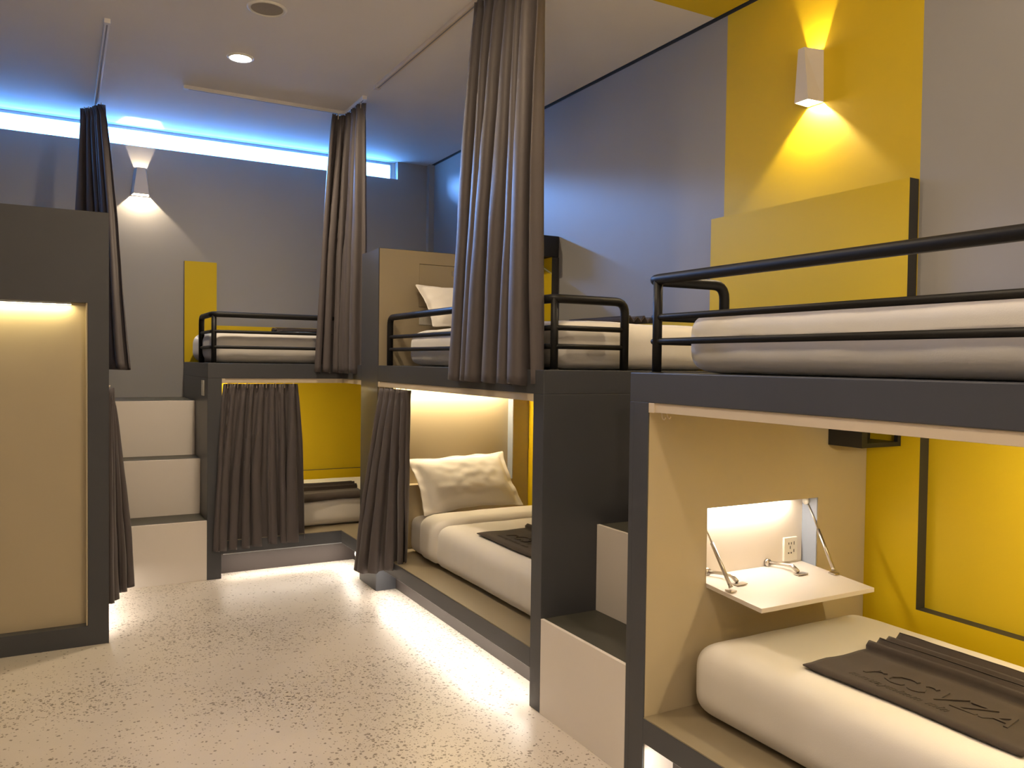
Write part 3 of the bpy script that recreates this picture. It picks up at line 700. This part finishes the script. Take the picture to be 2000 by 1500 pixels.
def track(label, pts, z, mat, w=0.026, h=0.024, slot=True, group=None):
    """rail with an open slot underneath; pts in plan; z = its upper face"""
    th = thing('curtain_track', label, 'curtain track', (pts[0][0], pts[0][1], z), group)
    def sweep(w_, z0, z1):
        P = [Vector((a, b, 0)) for a, b in rail_path_2d(pts)]
        vs = []
        for i, p in enumerate(P):
            d = (P[min(i + 1, len(P) - 1)] - P[max(i - 1, 0)]).normalized(); n_ = Vector((d.y, -d.x, 0))
            for s_, zz in ((-1, z0), (1, z0), (1, z1), (-1, z1)): vs.append((p.x + n_.x * w_ / 2 * s_, p.y + n_.y * w_ / 2 * s_, zz))
        k = len(P)
        return vs, [(i * 4 + a, i * 4 + (a + 1) % 4, (i + 1) * 4 + (a + 1) % 4, (i + 1) * 4 + a) for i in range(k - 1) for a in range(4)] + [(3, 2, 1, 0), tuple((k - 1) * 4 + a for a in range(4))]
    MB().add(*sweep(w, z - h, z)).build('rail', mat, th, 0.001)
    if slot: MB().add(*sweep(w * 0.30, z - h - 0.0006, z - h + 0.002)).build('slot', 'track_slot', th)
    for e in (0, -1):
        p = pts[e]; MB().box(p[0] - w * 0.62, p[0] + w * 0.62, p[1] - w * 0.62, p[1] + w * 0.62, z - h - 0.002, z).build('end_cap', mat, th, 0.002)
    return th
def rail_path_2d(pts):
    return [(v.x, v.y) for v in (rail_path([(a, b, 0) for a, b in pts], 0.05, 5) if len(pts) > 2 else [Vector((*p, 0)) for p in pts])]

track('white ceiling track running from the far left curtain towards the speaker', [(0.223, 5.05), (0.223, 6.95)], ZC, 'track_w')
track('white ceiling track turning the corner above the far upper bunk', [(0.746, 5.98), (1.868, 5.98), (1.868, 5.56)], ZC, 'track_w')
track('cream ceiling track above the upper middle bunk', [(1.868, 5.29), (1.868, 3.04)], ZC, 'track', 0.032, 0.026)
track('cream track under the deck edge of the far lower bunk', [(XFL + 0.10, YB + 0.02), (XR + 0.02, YB + 0.02), (XR + 0.02, YP1 + 0.005)], ZO, 'track', 0.03, 0.032)
track('cream track under the deck edge of the lower middle bunk', [(XR + 0.02, YC1 - 0.01), (XR + 0.02, YC0 + 0.10)], ZO, 'track', 0.03, 0.034)
trr = track('cream track under the deck edge of the nearest lower bunk', [(XR + 0.02, YPI - 0.012), (XR + 0.02, YR0 + 0.12)], ZO, 'track', 0.03, 0.034)
mb = MB(); mb.tube(rail_path([(XR + 0.02, YPI - 0.05, ZO - 0.034), (XR + 0.02, YPI - 0.052, ZO - 0.052), (XR + 0.02, YPI - 0.064, ZO - 0.060), (XR + 0.02, YPI - 0.072, ZO - 0.050)], 0.006, 3), 0.0022, 6)
mb.tube(rail_path([(XR + 0.03, YPI - 0.066, ZO - 0.034), (XR + 0.03, YPI - 0.070, ZO - 0.048), (XR + 0.03, YPI - 0.082, ZO - 0.055), (XR + 0.03, YPI - 0.088, ZO - 0.046)], 0.006, 3), 0.0022, 6)
mb.build('glider_hook', 'ring', trr)

ZCT = ZC - 0.036
curtain('long taupe curtain hanging at far left above the left bunk', [(0.135, 6.83), (0.20, 6.76), (0.262, 6.62)], [(0.06, 6.62), (0.24, 6.45), (0.378, 6.02)], ZCT, 1.470, 6, 0.020, 0.040, 11)
curtain('taupe curtain hanging low behind the left bunk end panel, beside the far steps', [(0.215, 4.99), (0.245, 5.22)], [(0.225, 5.10), (0.37, 5.24)], 1.375, lambda s: 0.150 + 0.065 * s, 4, 0.020, 0.030, 12)
curtain('long taupe curtain gathered at the corner of the far upper bunk', [(1.760, 5.975), (1.850, 5.972), (1.868, 5.93), (1.868, 5.585)], [(1.650, 5.96), (1.80, 5.93), (1.845, 5.85), (1.850, 5.52)], ZCT, 1.457, 5, 0.026, 0.052, 13)
curtain('longest taupe curtain in the foreground, hanging before the upper middle bunk', [(1.868, 3.75), (1.868, 3.125)], [(1.845, 3.95), (1.840, 3.105)], ZCT, 1.450, 6, 0.030, 0.062, 14, flip=1)
curtain('wide taupe curtain half drawn across the far lower bunk', [(0.992, YB + 0.015), (1.52, YB + 0.015)], [(0.925, YB - 0.03), (1.575, YB - 0.02)], ZO - 0.040, lambda s: 0.205 + 0.02 * s, 8, 0.018, 0.048, 21)
curtain('narrow taupe curtain gathered beside the lit lower middle bunk', [(XR + 0.02, 5.135), (XR + 0.02, 4.66)], [(1.695, 5.12), (1.735, 4.96), (1.90, 4.80)], ZO - 0.042, lambda s: 0.175 + 0.105 * max(0, s - 0.35), 5, 0.020, 0.042, 16)

# ------------------------------------------------------------------ lamps and ceiling fixtures
def downlight(label, x, y, mat='lamp'):
    t = thing('downlight', label, 'downlight', (x, y, ZC))
    MB().lathe((x, y, ZC), [(0.058, -0.0005), (0.060, -0.007), (0.074, -0.007), (0.080, -0.0005)], 32).build('ring', 'plastic', t)
    MB().lathe((x, y, ZC), [(0.0005, -0.003), (0.059, -0.003)], 32).build('diffuser', mat, t)
    return t
downlight('round lit downlight in the ceiling between the tracks', 0.970, 5.255)
downlight('round lit downlight over the steps beside the nearest bunk, out of the picture', 0.96, 2.75, 'lamp_near')
downlight('round lit downlight above the camera, out of the picture', 0.96, 0.55, 'lamp_near')
sp = thing('ceiling_speaker', 'round grey ceiling speaker near the top edge, closer than the downlight', 'speaker', (0.957, 4.452, ZC))
MB().lathe((0.957, 4.452, ZC), [(0.082, -0.004), (0.090, -0.010), (0.100, -0.006), (0.103, -0.0005)], 36).build('rim', 'plastic', sp)
MB().lathe((0.957, 4.452, ZC), [(0.0005, -0.006), (0.05, -0.006), (0.083, -0.004)], 36).build('grille', 'spk', sp)

def sconce(label, P, z0, z1, wb, wt, fb_, ft_, db, dt, dzb, dzt, loc, pd=None, pu=None):
    """faceted up-and-down light; P(a, d, z): a along the wall, d out of the wall"""
    t = thing('wall_sconce', label, 'wall lamp', loc)
    th_ = 0.004
    bq = [(-wb, 0.001), (-fb_, db), (fb_, db), (wb, 0.001)]; tq = [(-wt, 0.001), (-ft_, dt), (ft_, dt), (wt, 0.001)]
    mb = MB(lambda a, d, z: P(a, d, z))
    vs = [(a, d, z0) for a, d in bq] + [(a, d, z1) for a, d in tq]
    inn = 0.92
    vs += [(a * inn, (d - 0.004) if d > 0.01 else d + 0.004, z0 + 0.0002) for a, d in bq] + [(a * inn, (d - 0.004) if d > 0.01 else d + 0.004, z1 - 0.0002) for a, d in tq]
    outer = [(0, 1, 5, 4), (1, 2, 6, 5), (2, 3, 7, 6), (3, 0, 4, 7)]
    inner = [(8, 12, 13, 9), (9, 13, 14, 10), (10, 14, 15, 11), (11, 15, 12, 8)]
    rim = [(i, (i + 1) % 4, 8 + (i + 1) % 4, 8 + i) for i in range(4)] + [(4 + i, 12 + i, 12 + (i + 1) % 4, 4 + (i + 1) % 4) for i in range(4)]
    mb.add(vs, outer + rim, 0); mb.add(vs, inner, 1)
    mb.build('housing', ['lamp_white', 'lamp_in'], t)
    zm = (z0 + dzb + z1 - dzt) / 2
    mb = MB(lambda a, d, z: P(a, d, z)); mb.box(-wt * 0.75, wt * 0.75, 0.008, min(db, dt) * 0.8, zm - 0.004, zm + 0.004); mb.build('divider', 'lamp_in', t)
    for nm, z, pw in (('lower_bulb', z0 + dzb, pd or P_SCONCE_DOWN), ('upper_bulb', z1 - dzt, pu or P_SCONCE_UP)):
        li = bpy.data.lights.new(nm, 'POINT'); li.energy = pw; li.color = WARM2; li.shadow_soft_size = 0.005 if pw < 100 else 0.03
        lo = bpy.data.objects.new(nm, li); C.objects.link(lo); lo.parent = t; lo.location = Vector(P(0, min(db, dt) * 0.45, z)) - t.location
    return t
sconce('white faceted wall lamp glowing on the yellow band of the right wall', lambda a, d, z: (XW - d, 2.675 + a, z), 2.780, 3.022, 0.046, 0.040, 0.040, 0.018, 0.098, 0.105, 0.040, 0.080, (XW, 2.675, 2.9))
sconce('white faceted wall lamp on the far wall under the strip window', lambda a, d, z: (0.557 + a, YF - d, z), 2.853, 3.064, 0.070, 0.047, 0.056, 0.030, 0.095, 0.085, 0.060, 0.10, (0.557, YF, 2.95))
def fill_uplight(where, P, loc):  # extra uplight out of view, added to lift the ceiling brightness
    sconce('added white uplight on the %s, unseen, brightening the ceiling' % where, P, 1.78, 2.02, 0.05, 0.12, 0.03, 0.09, 0.07, 0.17, 0.05, 0.035, loc, 4.0, P_FILL_UP)
fill_uplight('back wall near the left corner', lambda a, d, z: (0.3 + a, YBK + d, z), (0.3, YBK, 1.9))
fill_uplight('back wall near the right corner', lambda a, d, z: (2.2 + a, YBK + d, z), (2.2, YBK, 1.9))
fill_uplight('left wall behind the camera', lambda a, d, z: (XLW + d, -0.5 + a, z), (XLW, -0.5, 1.9))
